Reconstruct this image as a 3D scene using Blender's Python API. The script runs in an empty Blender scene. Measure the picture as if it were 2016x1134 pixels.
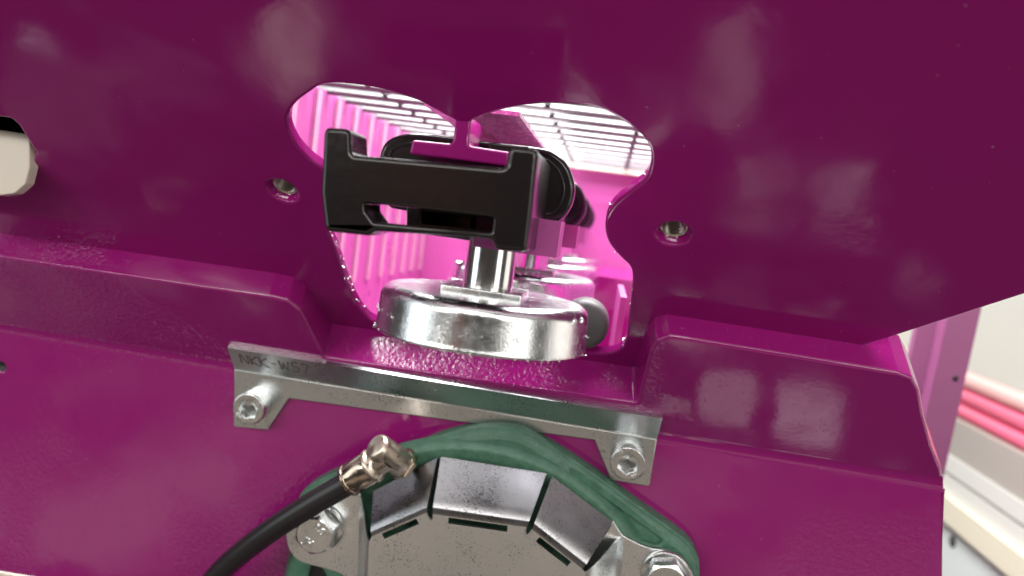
import bpy, math, random
from mathutils import Vector, Matrix
from mathutils.geometry import tessellate_polygon
random.seed(7)
S = bpy.context.scene
COL = S.collection
MM = 0.001
LIFT = 1.2                                   # camera height above the hall floor (m)

# ------------------------------------------------------------------ camera
F = 1456.0                                   # focal length in photo pixels (26 mm on 36 mm)
CX, CY = 1008.0, 567.0
yv = Vector((187, 107, -F)).normalized()     # the carrier row direction, in camera axes
rs = math.radians(8.3)
c_, s_ = math.cos(rs), math.sin(rs)
xv = Vector((c_, -s_, (187 * c_ - 107 * s_) / F)).normalized()
zv = xv.cross(yv).normalized()
RW = Matrix((xv, yv, zv))                    # camera axes -> world axes
EYE = Vector((0, -243, 0))                   # mm, machine frame
cam_d = bpy.data.cameras.new('camera')
cam = bpy.data.objects.new('camera', cam_d)
COL.objects.link(cam)
M = RW.to_4x4()
M.translation = EYE * MM + Vector((0, 0, LIFT))
cam.matrix_world = M
cam_d.sensor_width = 36
cam_d.lens = F / 2016 * 36
cam_d.clip_start = 0.01
cam_d.clip_end = 60
cam_d.dof.use_dof = True
cam_d.dof.focus_distance = 0.272
cam_d.dof.aperture_fstop = 26.0 / 2.9
S.camera = cam

# ------------------------------------------------------------------ world and lamps
S.view_settings.view_transform = 'Standard'
S.view_settings.look = 'None'
S.view_settings.exposure = 0
W = bpy.data.worlds.new('World')
S.world = W
W.use_nodes = True
W.node_tree.nodes['Background'].inputs[0].default_value = (1.0, 0.9, 0.82, 1)
W.node_tree.nodes['Background'].inputs[1].default_value = 0.05


def lamp(name, loc, target, sx, sy, power, color=(1, 1, 1), shape='RECTANGLE'):
    d = bpy.data.lights.new(name, 'AREA')
    d.shape = shape
    d.size = sx
    d.size_y = sy
    d.energy = power
    d.color = color
    o = bpy.data.objects.new(name, d)
    COL.objects.link(o)
    o.location = Vector(loc) * MM + Vector((0, 0, LIFT))
    t = Vector(target) * MM + Vector((0, 0, LIFT))
    o.rotation_euler = (t - o.location).to_track_quat('-Z', 'Y').to_euler()
    return o


lamp('hall_lamp', (-500, -2100, 1150), (-400, -1000, -300), 1.7, 0.35, 24, (1, 0.97, 0.93))
lamp('hall_lamp', (900, -2300, 1150), (600, -1000, -300), 1.5, 0.3, 12, (1, 0.98, 0.95))
lamp('hall_lamp', (-60, 330, 520), (-60, 260, 0), 0.55, 0.6, 32, (1, 0.98, 1))
lamp('hall_lamp', (1500, 1200, 1500), (900, 1600, 0), 1.5, 1.5, 60, (1, 0.97, 0.9))
lamp('hall_lamp', (-100, 2000, 1500), (-100, 2600, 300), 1.5, 0.6, 50, (1, 1, 1))
lamp('floor_pool_lamp', (-1000, -1350, 350), (-1000, -1350, -1200), 0.6, 0.6, 20, (1, 0.95, 0.88))  # added lamps: two bright pools on the floor for the panel to mirror
lamp('floor_pool_lamp', (900, -1350, 350), (900, -1350, -1200), 0.5, 0.5, 11, (1, 0.95, 0.88))
lamp('ceiling_lamp', (-510, -440, 1300), (-510, -300, -100), 0.11, 0.17, 1.6, (1, 1, 1))
lamp('ceiling_lamp', (60, -420, 1300), (60, -300, -100), 0.25, 0.3, 1.4, (1, .95, 1))
lamp('side_glint_lamp', (-1700, -900, 100), (0, 100, -60), 0.8, 1.2, 8, (0.9, 0.97, 1))  # added side lamps, bright bands for the bare metal to mirror
lamp('side_glint_lamp', (1500, -1300, 200), (0, 100, -60), 0.7, 1.2, 7, (1, 0.97, 0.92))

# ------------------------------------------------------------------ frames: pixel -> point on a real plane


def ray(px, py):
    return (RW @ Vector(((px - CX) / F, -(py - CY) / F, -1))).normalized()


def P(px, py, Y=0.0):
    d = ray(px, py)
    return EYE + d * ((Y - EYE.y) / d.y)


def PX(px, py, X):
    d = ray(px, py)
    return EYE + d * ((X - EYE.x) / d.x)


def proj(p):
    """photo pixel of a point"""
    q = RW.transposed() @ (Vector(p) - EYE)
    return CX - F * q.x / q.z, CY + F * q.y / q.z


class Frame:
    """a plane: origin, u (right), v (up), w (out, towards the viewer)"""

    def __init__(s, o, u, v):
        s.o, s.u, s.v = Vector(o), Vector(u).normalized(), Vector(v).normalized()
        s.w = s.u.cross(s.v).normalized()

        s.wb = s.w

    def at(s, u, v, h=0.0):
        return s.o + s.u * u + s.v * v + (s.w if h > -1.5 else s.wb) * h

    def px(s, x, y, h=0.0):
        d = ray(x, y)
        q = s.o + s.w * h
        t = (q - EYE).dot(s.w) / d.dot(s.w)
        r = EYE + d * t - q
        return (r.dot(s.u), r.dot(s.v))

    def pts(s, L, h=0.0):
        return [s.px(p[0], p[1], h) + tuple(p[2:]) for p in L]


XA = Vector((1, 0, 0))
# direction of constant x pitched by th above the view's forward direction (in the plane normal to X)
fwd = RW @ Vector((0, 0, -1))
f0 = (fwd - XA * fwd.x).normalized()
u0 = XA.cross(f0).normalized()


def pitch(deg):
    a = math.radians(deg)
    return f0 * math.cos(a) + u0 * math.sin(a)


NP = pitch(54)                                # inward normal of the overhanging upper plate
PLATE = Frame(P(910, 245, -6), XA, XA.cross(NP))
LEDGE_D = 11.5
NV = pitch(44)
VF = Frame(PLATE.at(*PLATE.px(900, 575)) - NP * LEDGE_D, XA, XA.cross(NV))       # front face of the ledges
VF.wb = -NP + XA * 0.15
NL = pitch(10.5)
cu, cv = VF.px(440, 716)
LF = Frame(VF.at(cu, cv), XA, XA.cross(NL))   # lower panel; v=0 is the crease
RF = Frame((0, 0, 0), XA, (0, 0, 1))          # upright frame facing the viewer

# added dim floor-level lamps, there only to mirror as pale patches in plate and ledge
for (px, py, sx, sy, rad, col, mir) in [t_ + (PLATE,) for t_ in ((575, 85, .10, .17, 1.7, (1, .86, .72)), (535, 70, .05, .10, .7, (1, .86, .8)), (1445, 130, .13, .22, 1.1, (1, .85, .82)),
                                   (62, 84, .07, .035, 1.6, (.9, .88, 1)), (815, 94, .065, .010, 3.0, (1, .95, .95)), (1085, 118, .055, .018, 2.6, (1, .95, .95)),
                                   (1815, 545, .03, .07, 1.0, (1, .85, .9)), (430, 400, .30, .035, .7, (1, .75, .45)),
                                   (640, 45, .05, .25, .25, (1, .9, .9)), (250, 140, .4, .06, .25, (1, .8, .8)), (1295, 235, .05, .05, 1.2, (1, .9, .85)))] + [t_ + (VF,) for t_ in ((1432, 790, .09, .10, 1.3, (1, .9, .92)), (1590, 815, .10, .09, 1.7, (1, .9, .95)), (60, 600, .28, .12, .3, (1, .85, .85)))]:
    d_ = ray(px, py)
    u_, v_ = mir.px(px, py)
    p_ = mir.at(u_, v_)
    r_ = d_ - mir.w * 2 * d_.dot(mir.w)
    q_ = p_ + r_ * ((-1120 - p_.z) / r_.z)
    lamp('reflection_lamp', tuple(q_), tuple(q_ + Vector((0, 0, 500))), sx, sy, (1.3 if mir is PLATE else 1.0) * rad * sx * sy * math.pi * .785, col, 'ELLIPSE' if mir is PLATE else 'RECTANGLE')

p_ = P(840, 365, -38)
d_ = ray(840, 365)
q_ = p_ + Vector((d_.x, -d_.y, d_.z)) * 650
lamp('orange_glint_lamp', tuple(q_), tuple(p_), .13, .06, .13 * .06 * math.pi * .35, (1, .16, .05), 'ELLIPSE')  # added orange lamp for a warm glint on block and cup

# ------------------------------------------------------------------ mesh builder


class MB:
    def __init__(s):
        s.v, s.f, s.sm = [], [], []

    def add(s, pts):
        i = len(s.v)
        s.v += [Vector(p) for p in pts]
        return i

    def face(s, idx, smooth=False):
        s.f.append(tuple(idx))
        s.sm.append(smooth)

    def loft(s, rings, closed=True, smooth=True, cap0=False, cap1=False):
        n = len(rings[0])
        b = [s.add(r) for r in rings]
        for k in range(len(rings) - 1):
            for i in range(n if closed else n - 1):
                j = (i + 1) % n
                s.face((b[k] + i, b[k] + j, b[k + 1] + j, b[k + 1] + i), smooth)
        if cap0:
            i0 = s.add(rings[0])
            s.face(range(i0 + n - 1, i0 - 1, -1))
        if cap1:
            i0 = s.add(rings[-1])
            s.face(range(i0, i0 + n))

    def box(s, lo, hi):
        x0, y0, z0 = lo
        x1, y1, z1 = hi
        i = s.add([(x0, y0, z0), (x1, y0, z0), (x1, y1, z0), (x0, y1, z0), (x0, y0, z1), (x1, y0, z1), (x1, y1, z1), (x0, y1, z1)])
        for q in ((0, 3, 2, 1), (4, 5, 6, 7), (0, 1, 5, 4), (1, 2, 6, 5), (2, 3, 7, 6), (3, 0, 4, 7)):
            s.face([i + a for a in q])

    def plate(s, fr, outer, holes=(), w0=0.0, w1=1.0, r=0.5, seg=3, rh=None, back=True, smooth_side=True):
        """a slab between heights w0 (back) and w1 (front) with rounded front rims"""
        rh = r if rh is None else rh
        outer = ccw(outer)
        holes = [ccw(h)[::-1] for h in holes]
        loops = []
        for k, lp in enumerate([outer] + list(holes)):
            rr = r if k == 0 else rh
            if rr > 0:
                rings = []
                for q in range(seg + 1):
                    a = math.pi / 2 * q / seg
                    o2 = offset(lp, -rr * (1 - math.sin(a)))
                    hh = w1 - rr * (1 - math.cos(a))
                    rings.append([fr.at(u, v, hh) for u, v in o2])
                rings = rings
                front = offset(lp, -rr)
                # a = 0: full inset at the top; a = 90: full outline r below the top
                rings.append([fr.at(u, v, w0) for u, v in lp])
            else:
                front = lp
                rings = [[fr.at(u, v, w1) for u, v in lp], [fr.at(u, v, w0) for u, v in lp]]
            s.loft(rings[::-1], True, smooth_side)
            loops.append(front)
        for h, sel, flip in ((w1, loops, False),) + (((w0, [outer] + list(holes), True),) if back else ()):
            flat = [[Vector((u, v, 0)) for u, v in lp] for lp in sel]
            allp = [p for lp in flat for p in lp]
            i0 = s.add([fr.at(p.x, p.y, h) for p in allp])
            for t in tessellate_polygon(flat):
                a, b, c = (allp[q] for q in t)
                cr = (b.x - a.x) * (c.y - a.y) - (b.y - a.y) * (c.x - a.x)
                if abs(cr) < 1e-9:
                    continue
                t = list(t) if (cr > 0) != flip else list(t)[::-1]
                s.face([i0 + q for q in t])

    def lathe(s, c, ax, prof, n=48, smooth=True, ref=None):
        """prof: (radius, height along ax) pairs; sharp breaks where a pair is repeated"""
        ax = Vector(ax).normalized()
        a = (Vector(ref) if ref else (Vector((1, 0, 0)) if abs(ax.x) < .8 else Vector((0, 1, 0))))
        a = (a - ax * a.dot(ax)).normalized()
        b = ax.cross(a)
        c = Vector(c)
        run = []
        runs = [run]
        for k, p in enumerate(prof):
            if run and p == run[-1]:
                run = [p]
                runs.append(run)
            else:
                run.append(p)
        for run in runs:
            rings = [[c + ax * h + (a * math.cos(t) + b * math.sin(t)) * max(r, 1e-4)
                      for t in (2 * math.pi * i / n for i in range(n))] for r, h in run]
            if len(rings) > 1:
                s.loft(rings, True, smooth)

    def tube(s, path, r, n=16, caps=True):
        path = [Vector(p) for p in path]
        rr = r if isinstance(r, (list, tuple)) else [r] * len(path)
        T = [(path[min(i + 1, len(path) - 1)] - path[max(i - 1, 0)]).normalized() for i in range(len(path))]
        a = T[0].orthogonal().normalized()
        rings = []
        for p, t, q in zip(path, T, rr):
            a = (a - t * a.dot(t)).normalized()
            b = t.cross(a)
            rings.append([p + (a * math.cos(w) + b * math.sin(w)) * q for w in (2 * math.pi * i / n for i in range(n))])
        s.loft(rings, True, True, caps, caps)

    def build(s, name, mat, parent=None, label=None, kind=None, merge=True):
        off = Vector(parent['_o']) if parent is not None and '_o' in parent else Vector((0, 0, 0))
        me = bpy.data.meshes.new(name)
        me.from_pydata([(v - off) * MM for v in s.v], [], s.f)
        me.polygons.foreach_set('use_smooth', s.sm)
        me.update()
        if mat is not None:
            me.materials.append(mat)
        o = bpy.data.objects.new(name, me)
        COL.objects.link(o)
        if parent is not None:
            o.parent = parent
            if '_o' not in o:
                o['_o'] = tuple(off)
        else:
            o.location = (0, 0, LIFT)
        if label:
            o['label'] = label
        if kind:
            o['kind'] = kind
        return o


def ccw(L):
    L = [tuple(p) for p in L]
    A = sum(L[i][0] * L[(i + 1) % len(L)][1] - L[(i + 1) % len(L)][0] * L[i][1] for i in range(len(L)))
    return L if A > 0 else L[::-1]


def offset(L, d):
    """move a loop along its outward normals (for counter-clockwise loops; inward for clockwise)"""
    n = len(L)
    out = []
    for i in range(n):
        p0, p1, p2 = Vector(L[i - 1]), Vector(L[i]), Vector(L[(i + 1) % n])
        e1, e2 = (p1 - p0), (p2 - p1)
        if e1.length < 1e-9 or e2.length < 1e-9:
            out.append(tuple(p1))
            continue
        e1.normalize()
        e2.normalize()
        n1, n2 = Vector((e1.y, -e1.x)), Vector((e2.y, -e2.x))
        m = n1 + n2
        if m.length < 1e-6:
            out.append(tuple(p1))
            continue
        m.normalize()
        k = d / max(m.dot(n1), 0.35)
        out.append((p1.x + m.x * k, p1.y + m.y * k))
    return out


def smooth(L, n=6, closed=True):
    """Catmull-Rom through the points; a point given with a third item stays a corner"""
    N = len(L)
    out = []
    for i in range(N if closed else N - 1):
        p1, p2 = L[i], L[(i + 1) % N]
        p0 = L[i - 1] if (closed or i > 0) else p1
        p3 = L[(i + 2) % N] if (closed or i + 2 < N) else p2
        if len(p1) > 2:
            p0 = p1
        if len(p2) > 2:
            p3 = p2
        a, b, c, d = (Vector(p[:2]) for p in (p0, p1, p2, p3))
        k = n if (c - b).length > 1e-6 else 1
        for q in range(k):
            t = q / k
            v = 0.5 * ((2 * b) + (c - a) * t + (2 * a - 5 * b + 4 * c - d) * t * t + (3 * b - a - 3 * c + d) * t ** 3)
            out.append((v.x, v.y))
    if not closed:
        out.append(tuple(L[-1][:2]))
    return out


def smooth3(L, n=8):
    out = []
    for i in range(len(L) - 1):
        b, c = Vector(L[i]), Vector(L[i + 1])
        a = Vector(L[i - 1]) if i else b * 2 - c
        d = Vector(L[i + 2]) if i + 2 < len(L) else c * 2 - b
        for q in range(n):
            t = q / n
            out.append(0.5 * ((2 * b) + (c - a) * t + (2 * a - 5 * b + 4 * c - d) * t * t + (3 * b - a - 3 * c + d) * t ** 3))
    out.append(Vector(L[-1]))
    return out


def circle(u, v, r, n=40):
    return [(u + r * math.cos(2 * math.pi * i / n), v + r * math.sin(2 * math.pi * i / n)) for i in range(n)]


def roundpoly(L, r, n=5):
    """round every corner of a polygon with radius r"""
    out = []
    N = len(L)
    for i in range(N):
        p0, p1, p2 = Vector(L[i - 1][:2]), Vector(L[i][:2]), Vector(L[(i + 1) % N][:2])
        rr = L[i][2] if len(L[i]) > 2 else r
        a, b = (p0 - p1), (p2 - p1)
        la, lb = a.length, b.length
        a.normalize()
        b.normalize()
        ang = a.angle(b)
        if rr <= 0 or ang > 3.1:
            out.append(tuple(p1))
            continue
        t = min(rr / math.tan(ang / 2), la * .49, lb * .49)
        q0, q2 = p1 + a * t, p1 + b * t
        for k in range(n + 1):
            w = k / n
            q = q0 * (1 - w) ** 2 + p1 * 2 * w * (1 - w) + q2 * w * w
            out.append((q.x, q.y))
    return out


def thing(name, label, cat, o=(0, 0, 0), group=None):
    e = bpy.data.objects.new(name, None)
    COL.objects.link(e)
    e.empty_display_size = 0.01
    e.location = Vector(o) * MM + Vector((0, 0, LIFT))
    e['_o'] = tuple(o)
    return tag(e, label, cat, group)


def tag(o, label, cat, group=None):
    o['label'] = label
    o['category'] = cat
    if group:
        o['group'] = group
    return o


# ------------------------------------------------------------------ materials


def mat(name, base, rough=0.4, metal=0.0, spec=0.5, coat=0.0):
    m = bpy.data.materials.new(name)
    m.use_nodes = True
    b = m.node_tree.nodes['Principled BSDF']
    b.inputs['Base Color'].default_value = (*base, 1)
    b.inputs['Roughness'].default_value = rough
    b.inputs['Metallic'].default_value = metal
    b.inputs['Specular IOR Level'].default_value = spec
    b.inputs['Coat Weight'].default_value = coat
    return m


def N(m, t, **k):
    n = m.node_tree.nodes.new(t)
    for a, b in k.items():
        setattr(n, a, b)
    return n


def L(m, a, b):
    m.node_tree.links.new(a, b)


def bsdf(m):
    return m.node_tree.nodes['Principled BSDF']


def noise(m, scale, detail=2.0, rough=0.5, stretch=None, dist=0.0):
    tc = N(m, 'ShaderNodeNewGeometry')
    n = N(m, 'ShaderNodeTexNoise')
    n.inputs['Scale'].default_value = scale
    n.inputs['Detail'].default_value = detail
    n.inputs['Roughness'].default_value = rough
    n.inputs['Distortion'].default_value = dist
    if stretch:
        mp = N(m, 'ShaderNodeMapping')
        mp.inputs['Scale'].default_value = stretch
        L(m, tc.outputs['Position'], mp.inputs['Vector'])
        L(m, mp.outputs[0], n.inputs['Vector'])
    else:
        L(m, tc.outputs['Position'], n.inputs['Vector'])
    return n


def ramp(m, src, p0, p1, c0=(0, 0, 0, 1), c1=(1, 1, 1, 1)):
    r = N(m, 'ShaderNodeValToRGB')
    r.color_ramp.elements[0].position = p0
    r.color_ramp.elements[1].position = p1
    r.color_ramp.elements[0].color = c0
    r.color_ramp.elements[1].color = c1
    L(m, src, r.inputs[0])
    return r


def bump(m, src, dist, strength=1.0, prev=None):
    b = N(m, 'ShaderNodeBump')
    b.inputs['Distance'].default_value = dist
    b.inputs['Strength'].default_value = strength
    L(m, src, b.inputs['Height'])
    if prev is not None:
        L(m, prev.outputs[0], b.inputs['Normal'])
    L(m, b.outputs[0], bsdf(m).inputs['Normal'])
    return b


def mul(m, a, b):
    x = N(m, 'ShaderNodeMath', operation='MULTIPLY')
    L(m, a, x.inputs[0])
    if isinstance(b, (int, float)):
        x.inputs[1].default_value = b
    else:
        L(m, b, x.inputs[1])
    return x


PURPLE = (0.25, 0.008, 0.135)


def paint(name, base=PURPLE, rough=0.13, wav=0.00035, leather=0.00018, spec=0.4):
    """gloss enamel: slow waves of the metal under it, and leathery patches of rough casting"""
    m = mat(name, base, rough, 0, spec)
    d1 = ramp(m, noise(m, 1000, 0.0).outputs[0], .885, .92, (*base, 1), (.42, .24, .33, 1))
    L(m, d1.outputs[0], bsdf(m).inputs['Base Color'])
    rr = N(m, 'ShaderNodeMapRange')
    rr.inputs['From Min'].default_value = .35
    rr.inputs['From Max'].default_value = .75
    rr.inputs['To Min'].default_value = rough * .7
    rr.inputs['To Max'].default_value = rough * 1.9
    L(m, noise(m, 34, 4.0, .65, (1, 1, .35)).outputs[0], rr.inputs['Value'])
    L(m, rr.outputs[0], bsdf(m).inputs['Roughness'])
    w = noise(m, 28, 1.0)
    b1 = bump(m, w.outputs[0], wav, 1.0)
    b1 = bump(m, noise(m, 330, 1.0).outputs[0], 0.000012, 1.0, b1)
    if leather:
        big = noise(m, 16, 1.0)
        msk = ramp(m, big.outputs[0], 0.50, 0.66)
        fine = noise(m, 520, 2.0, 0.55, None, 0.4)
        b2 = bump(m, mul(m, fine.outputs[0], msk.outputs[0]).outputs[0], leather, 1.0, b1)
        pin = noise(m, 900, 0.0)
        pr = ramp(m, pin.outputs[0], 0.76, 0.80)
        bump(m, pr.outputs[0], 0.00006, 0.6, b2)
    return m


def metal(name, base, rough, bscale, bdist, speck=0.0, spscale=1500, aniso=None, rvar=0.12):
    m = mat(name, base, rough, 1.0)
    n = noise(m, bscale, 3.0, 0.6, aniso)
    bump(m, n.outputs[0], bdist)
    r = noise(m, bscale * .18, 3.0, 0.6)
    mr = N(m, 'ShaderNodeMapRange')
    mr.inputs['From Min'].default_value = .3
    mr.inputs['From Max'].default_value = .7
    mr.inputs['To Min'].default_value = max(rough - rvar, .04)
    mr.inputs['To Max'].default_value = rough + rvar
    L(m, r.outputs[0], mr.inputs['Value'])
    L(m, mr.outputs[0], bsdf(m).inputs['Roughness'])
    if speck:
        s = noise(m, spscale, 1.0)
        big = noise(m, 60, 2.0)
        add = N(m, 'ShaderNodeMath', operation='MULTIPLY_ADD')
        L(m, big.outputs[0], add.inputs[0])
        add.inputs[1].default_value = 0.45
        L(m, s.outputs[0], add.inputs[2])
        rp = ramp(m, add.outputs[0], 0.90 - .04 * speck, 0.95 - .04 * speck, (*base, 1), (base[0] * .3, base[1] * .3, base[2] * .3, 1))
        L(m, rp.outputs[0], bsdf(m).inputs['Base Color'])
    return m


M_PLATE = paint('purple_enamel', rough=0.10, leather=0.0, wav=0.0007)
M_PANEL = paint('purple_enamel_cast', rough=0.08, spec=0.7, leather=0.00026)
M_INNER_LIT = paint('purple_enamel_inside_lit', (0.44, 0.085, 0.30), 0.3, leather=0.0)  # same purple, with the overexposed light put into a paler base
M_SLIT_LIGHT = paint('pale_pink_slit_light', (0.55, 0.28, 0.40), 0.35, leather=0.0)  # light through the wall slits, put into a pale colour
M_BLACK = mat('black_plastic', (0.010, 0.008, 0.008), 0.20)
bump(M_BLACK, noise(M_BLACK, 160, 2).outputs[0], 0.00012)
M_ZINC = metal('bright_zinc', (0.78, 0.80, 0.81), 0.23, 1500, 0.00006, rvar=.06)
M_POST = metal('ground_steel', (0.80, 0.80, 0.80), 0.18, 300, 0.00002, rvar=.04)
M_ALU = metal('sheet_steel', (0.63, 0.66, 0.66), 0.30, 700, 0.000004, speck=.3, rvar=.03)
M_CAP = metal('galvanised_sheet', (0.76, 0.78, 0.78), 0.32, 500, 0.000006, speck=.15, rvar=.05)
M_TAB = metal('spangled_sheet_shaded', (0.27, 0.27, 0.28), 0.30, 500, 0.000008, speck=1.0, rvar=.05)  # cap sheet again, its darker reflection put into the base colour
M_BOLT = metal('zinc_bolt', (0.64, 0.66, 0.66), 0.26, 700, 0.000003, rvar=.06)
M_NICKEL = metal('nickel_plated_brass', (0.46, 0.38, 0.30), 0.2, 900, 0.000003)
M_NICKELCAST = metal('cast_nickel_brass', (0.52, 0.45, 0.37), 0.36, 1800, 0.000012)
M_GALV = metal('rough_galvanised', (0.80, 0.74, 0.76), 0.45, 420, 0.0005)
bsdf(M_GALV).inputs['Metallic'].default_value = 0.7
_s = ramp(M_GALV, noise(M_GALV, 520, 3, .7, (1, .35, 1)).outputs[0], .38, .66, (.50, .45, .47, 1), (.97, .95, .96, 1))
L(M_GALV, _s.outputs[0], bsdf(M_GALV).inputs['Base Color'])
M_HOSE = mat('black_hose', (0.012, 0.010, 0.011), 0.38)
M_GREEN = mat('green_cast_paint', (0.055, 0.150, 0.095), 0.33)
_r = ramp(M_GREEN, noise(M_GREEN, 190, 4, .65).outputs[0], .34, .68, (.046, .125, .080, 1), (.076, .185, .122, 1))
L(M_GREEN, _r.outputs[0], bsdf(M_GREEN).inputs['Base Color'])
_g = bump(M_GREEN, noise(M_GREEN, 650, 4, .65).outputs[0], 0.0005)
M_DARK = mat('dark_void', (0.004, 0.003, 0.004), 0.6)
M_THREAD = metal('steel_thread', (0.5, 0.45, 0.4), 0.25, 400, 0.00002)
M_CREAM = mat('cream_lacquer', (0.62, 0.56, 0.48), 0.35)
M_RUBBER = mat('grey_rubber', (0.055, 0.052, 0.052), 0.5)
M_INK = mat('marker_ink', (0.10, 0.085, 0.08), 0.5)
M_WIRE = metal('grille_wire', (0.18, 0.18, 0.18), 0.4, 400, 0.00002)
M_WALL = mat('white_wall', (0.80, 0.79, 0.72), 0.7)
M_HALL = mat('hall_wall', (0.79, 0.88, 0.85), 0.8)
M_PINKPALE = mat('pale_pink_plastic', (0.75, 0.42, 0.38), 0.3)
M_PINK = mat('pink_plastic', (0.75, 0.12, 0.22), 0.3)
M_POSTPAINT = paint('purple_post_paint', (0.20, 0.06, 0.14), 0.35, leather=0.0)
M_TAUPE = mat('taupe_panel', (0.36, 0.33, 0.29), 0.5)
M_PALE = mat('pale_grey_panel', (0.62, 0.62, 0.57), 0.45)
M_BEAM = mat('cream_beam', (0.72, 0.68, 0.52), 0.4)
M_MINT = mat('pale_mint_panel', (0.68, 0.75, 0.71), 0.45)
M_FLOOR = mat('hall_floor', (0.40, 0.34, 0.29), 0.5)
_f = ramp(M_FLOOR, noise(M_FLOOR, 2.2, 3.0, .5).outputs[0], .42, .58, (.10, .085, .075, 1), (.50, .43, .37, 1))
L(M_FLOOR, _f.outputs[0], bsdf(M_FLOOR).inputs['Base Color'])
M_FLOOR_SHEET = mat('black_sheet', (0.02, 0.02, 0.02), 0.7)

# ------------------------------------------------------------------ the machine housing
house = thing('machine_housing', 'glossy purple machine housing with a double lobed cutout above a stepped lower panel', 'machine', (0, 60, -60))

cut_px = [(910, 247, 1), (938, 236), (980, 221), (1030, 210), (1100, 206), (1165, 212), (1205, 227), (1243, 252), (1270, 276), (1281, 302),
          (1279, 332), (1268, 354), (1240, 376), (1211, 400), (1195, 425), (1191, 452), (1199, 480), (1220, 506), (1240, 526), (1245, 550),
          (1240, 605), (1235, 650), (1226, 682), (1203, 695), (1165, 696), (1100, 690), (960, 668), (820, 647), (745, 636), (716, 618),
          (695, 585), (679, 545), (660, 490), (648, 455), (655, 400), (655, 362), (636, 334), (608, 312), (584, 286), (569, 256),
          (567, 230), (580, 206), (608, 184), (640, 167), (700, 169), (760, 180), (822, 200), (872, 226)]
cut = smooth(PLATE.pts(cut_px), 5)
slot = roundpoly(PLATE.pts([(-150, 212), (22, 234), (36, 246), (70, 300), (62, 330), (54, 372), (25, 385), (-150, 370)]), 1.0)
h1 = PLATE.px(556, 376)
h2 = PLATE.px(1326, 461)
HR = 6.0
outer = PLATE.pts([(-500, -60), (-500, 480), (-200, 545), (0, 560), (600, 700), (1290, 790), (1742, 668), (2016, 580), (2500, 425), (2600, -500), (1000, -500)])
# keep the top edge well outside the frame
tops = [(-420, 330), (420, 330)]
outer = PLATE.pts([(-500, 480), (0, 555), (600, 700), (1290, 790), (1742, 668), (2016, 580), (2300, 489)]) + [(330, 260), (-330, 260)]
b = MB()
b.plate(PLATE, outer, [cut, slot, circle(*h1, HR), circle(*h2, HR)], -4.0, 0, 0.9, 4, rh=1.1)
upper = b.build('upper_plate', M_PLATE, house)

# threaded inserts sunk in the two holes of the plate
for hu, hv in (h1, h2):
    prof = [(HR + .02, -1.2), (HR - .1, -1.6), (4.9, -3.2), (4.5, -3.6)]
    b = MB()
    b.lathe(PLATE.at(hu, hv), PLATE.w, [(HR - .02, -.8), (5.9, -1.2), (4.7, -3.0)], 40)
    chamf = b.build('countersink', M_PLATE, upper)
    b = MB()
    pr = [(4.7, -3.0)]
    for k in range(9):
        pr += [(4.0, -3.4 - k * 1.1), (4.55, -3.95 - k * 1.1)]
    for q in range(len(pr) - 1):
        b.lathe(PLATE.at(hu, hv), PLATE.w, [pr[q], pr[q + 1]], 40)
    b.lathe(PLATE.at(hu, hv), PLATE.w, [(4.55, -13), (0, -13)], 24)
    b.build('threaded_insert', M_THREAD, upper)

# dark pocket behind the slot at the left edge
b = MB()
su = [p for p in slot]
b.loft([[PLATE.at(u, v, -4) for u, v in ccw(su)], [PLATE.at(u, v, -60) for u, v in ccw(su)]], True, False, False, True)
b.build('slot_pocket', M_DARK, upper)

# --- stepped body below: front outline on VF pushed back to the plate
D = math.radians(44 - 10.5)
FIL = 13.0
TL = FIL * math.tan(D / 2)
cr_v = cv                                    # crease height in VF


def vf(L_, h=0):
    return VF.pts(L_, h)


ledge = vf([(-500, 424), (0, 505), (528, 583)])
front = ledge + vf([(566, 592), (590, 612), (606, 640), (640, 705)]) + vf([(1254, 795)]) \
    + vf([(1271, 722), (1279, 690), (1292, 671), (1318, 662), (1360, 668)]) + vf([(1770, 735), (1797, 745), (1811, 770)])
front = [(p[0], p[1]) for p in front]
base_v = cr_v + TL
SIL = [(1790, 700), (1811, 770), (1817, 808), (1824, 845), (1834, 876), (1847, 903), (1856, 930), (1857, 960), (1857, 1134)]


def sil_u(q, u=200.0):
    """x of the point on the row q + X*u that falls on the right-hand outline of the body"""
    for _ in range(12):
        x, y = proj(q + XA * u)
        for k in range(len(SIL) - 1):
            if SIL[k][1] <= y <= SIL[k + 1][1]:
                t = (y - SIL[k][1]) / (SIL[k + 1][1] - SIL[k][1])
                xs_ = SIL[k][0] * (1 - t) + SIL[k + 1][0] * t
                break
        else:
            xs_ = 1857
        u += (xs_ - x) / 4.0
    return u


for vv in (base_v + (front[-1][1] - base_v) * k / 4 for k in range(3, 0, -1)):
    front.append((sil_u(VF.at(0, vv)), vv))
xk = sil_u(VF.at(0, base_v))
front += [(xk, base_v), (xk, cr_v - 3), (front[0][0], cr_v - 3)]
# soften the corners of the notch
fl = front
b = MB()
b.plate(VF, roundpoly([(*p, 0.0) if i in (0, len(fl) - 1, len(fl) - 2, len(fl) - 3) else (*p, 2.0) for i, p in enumerate(fl)], 2.0, 4), [], -LEDGE_D - 8, 0, 1.5, 4)
ledges = b.build('stepped_ledge', M_PANEL, house)

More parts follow.
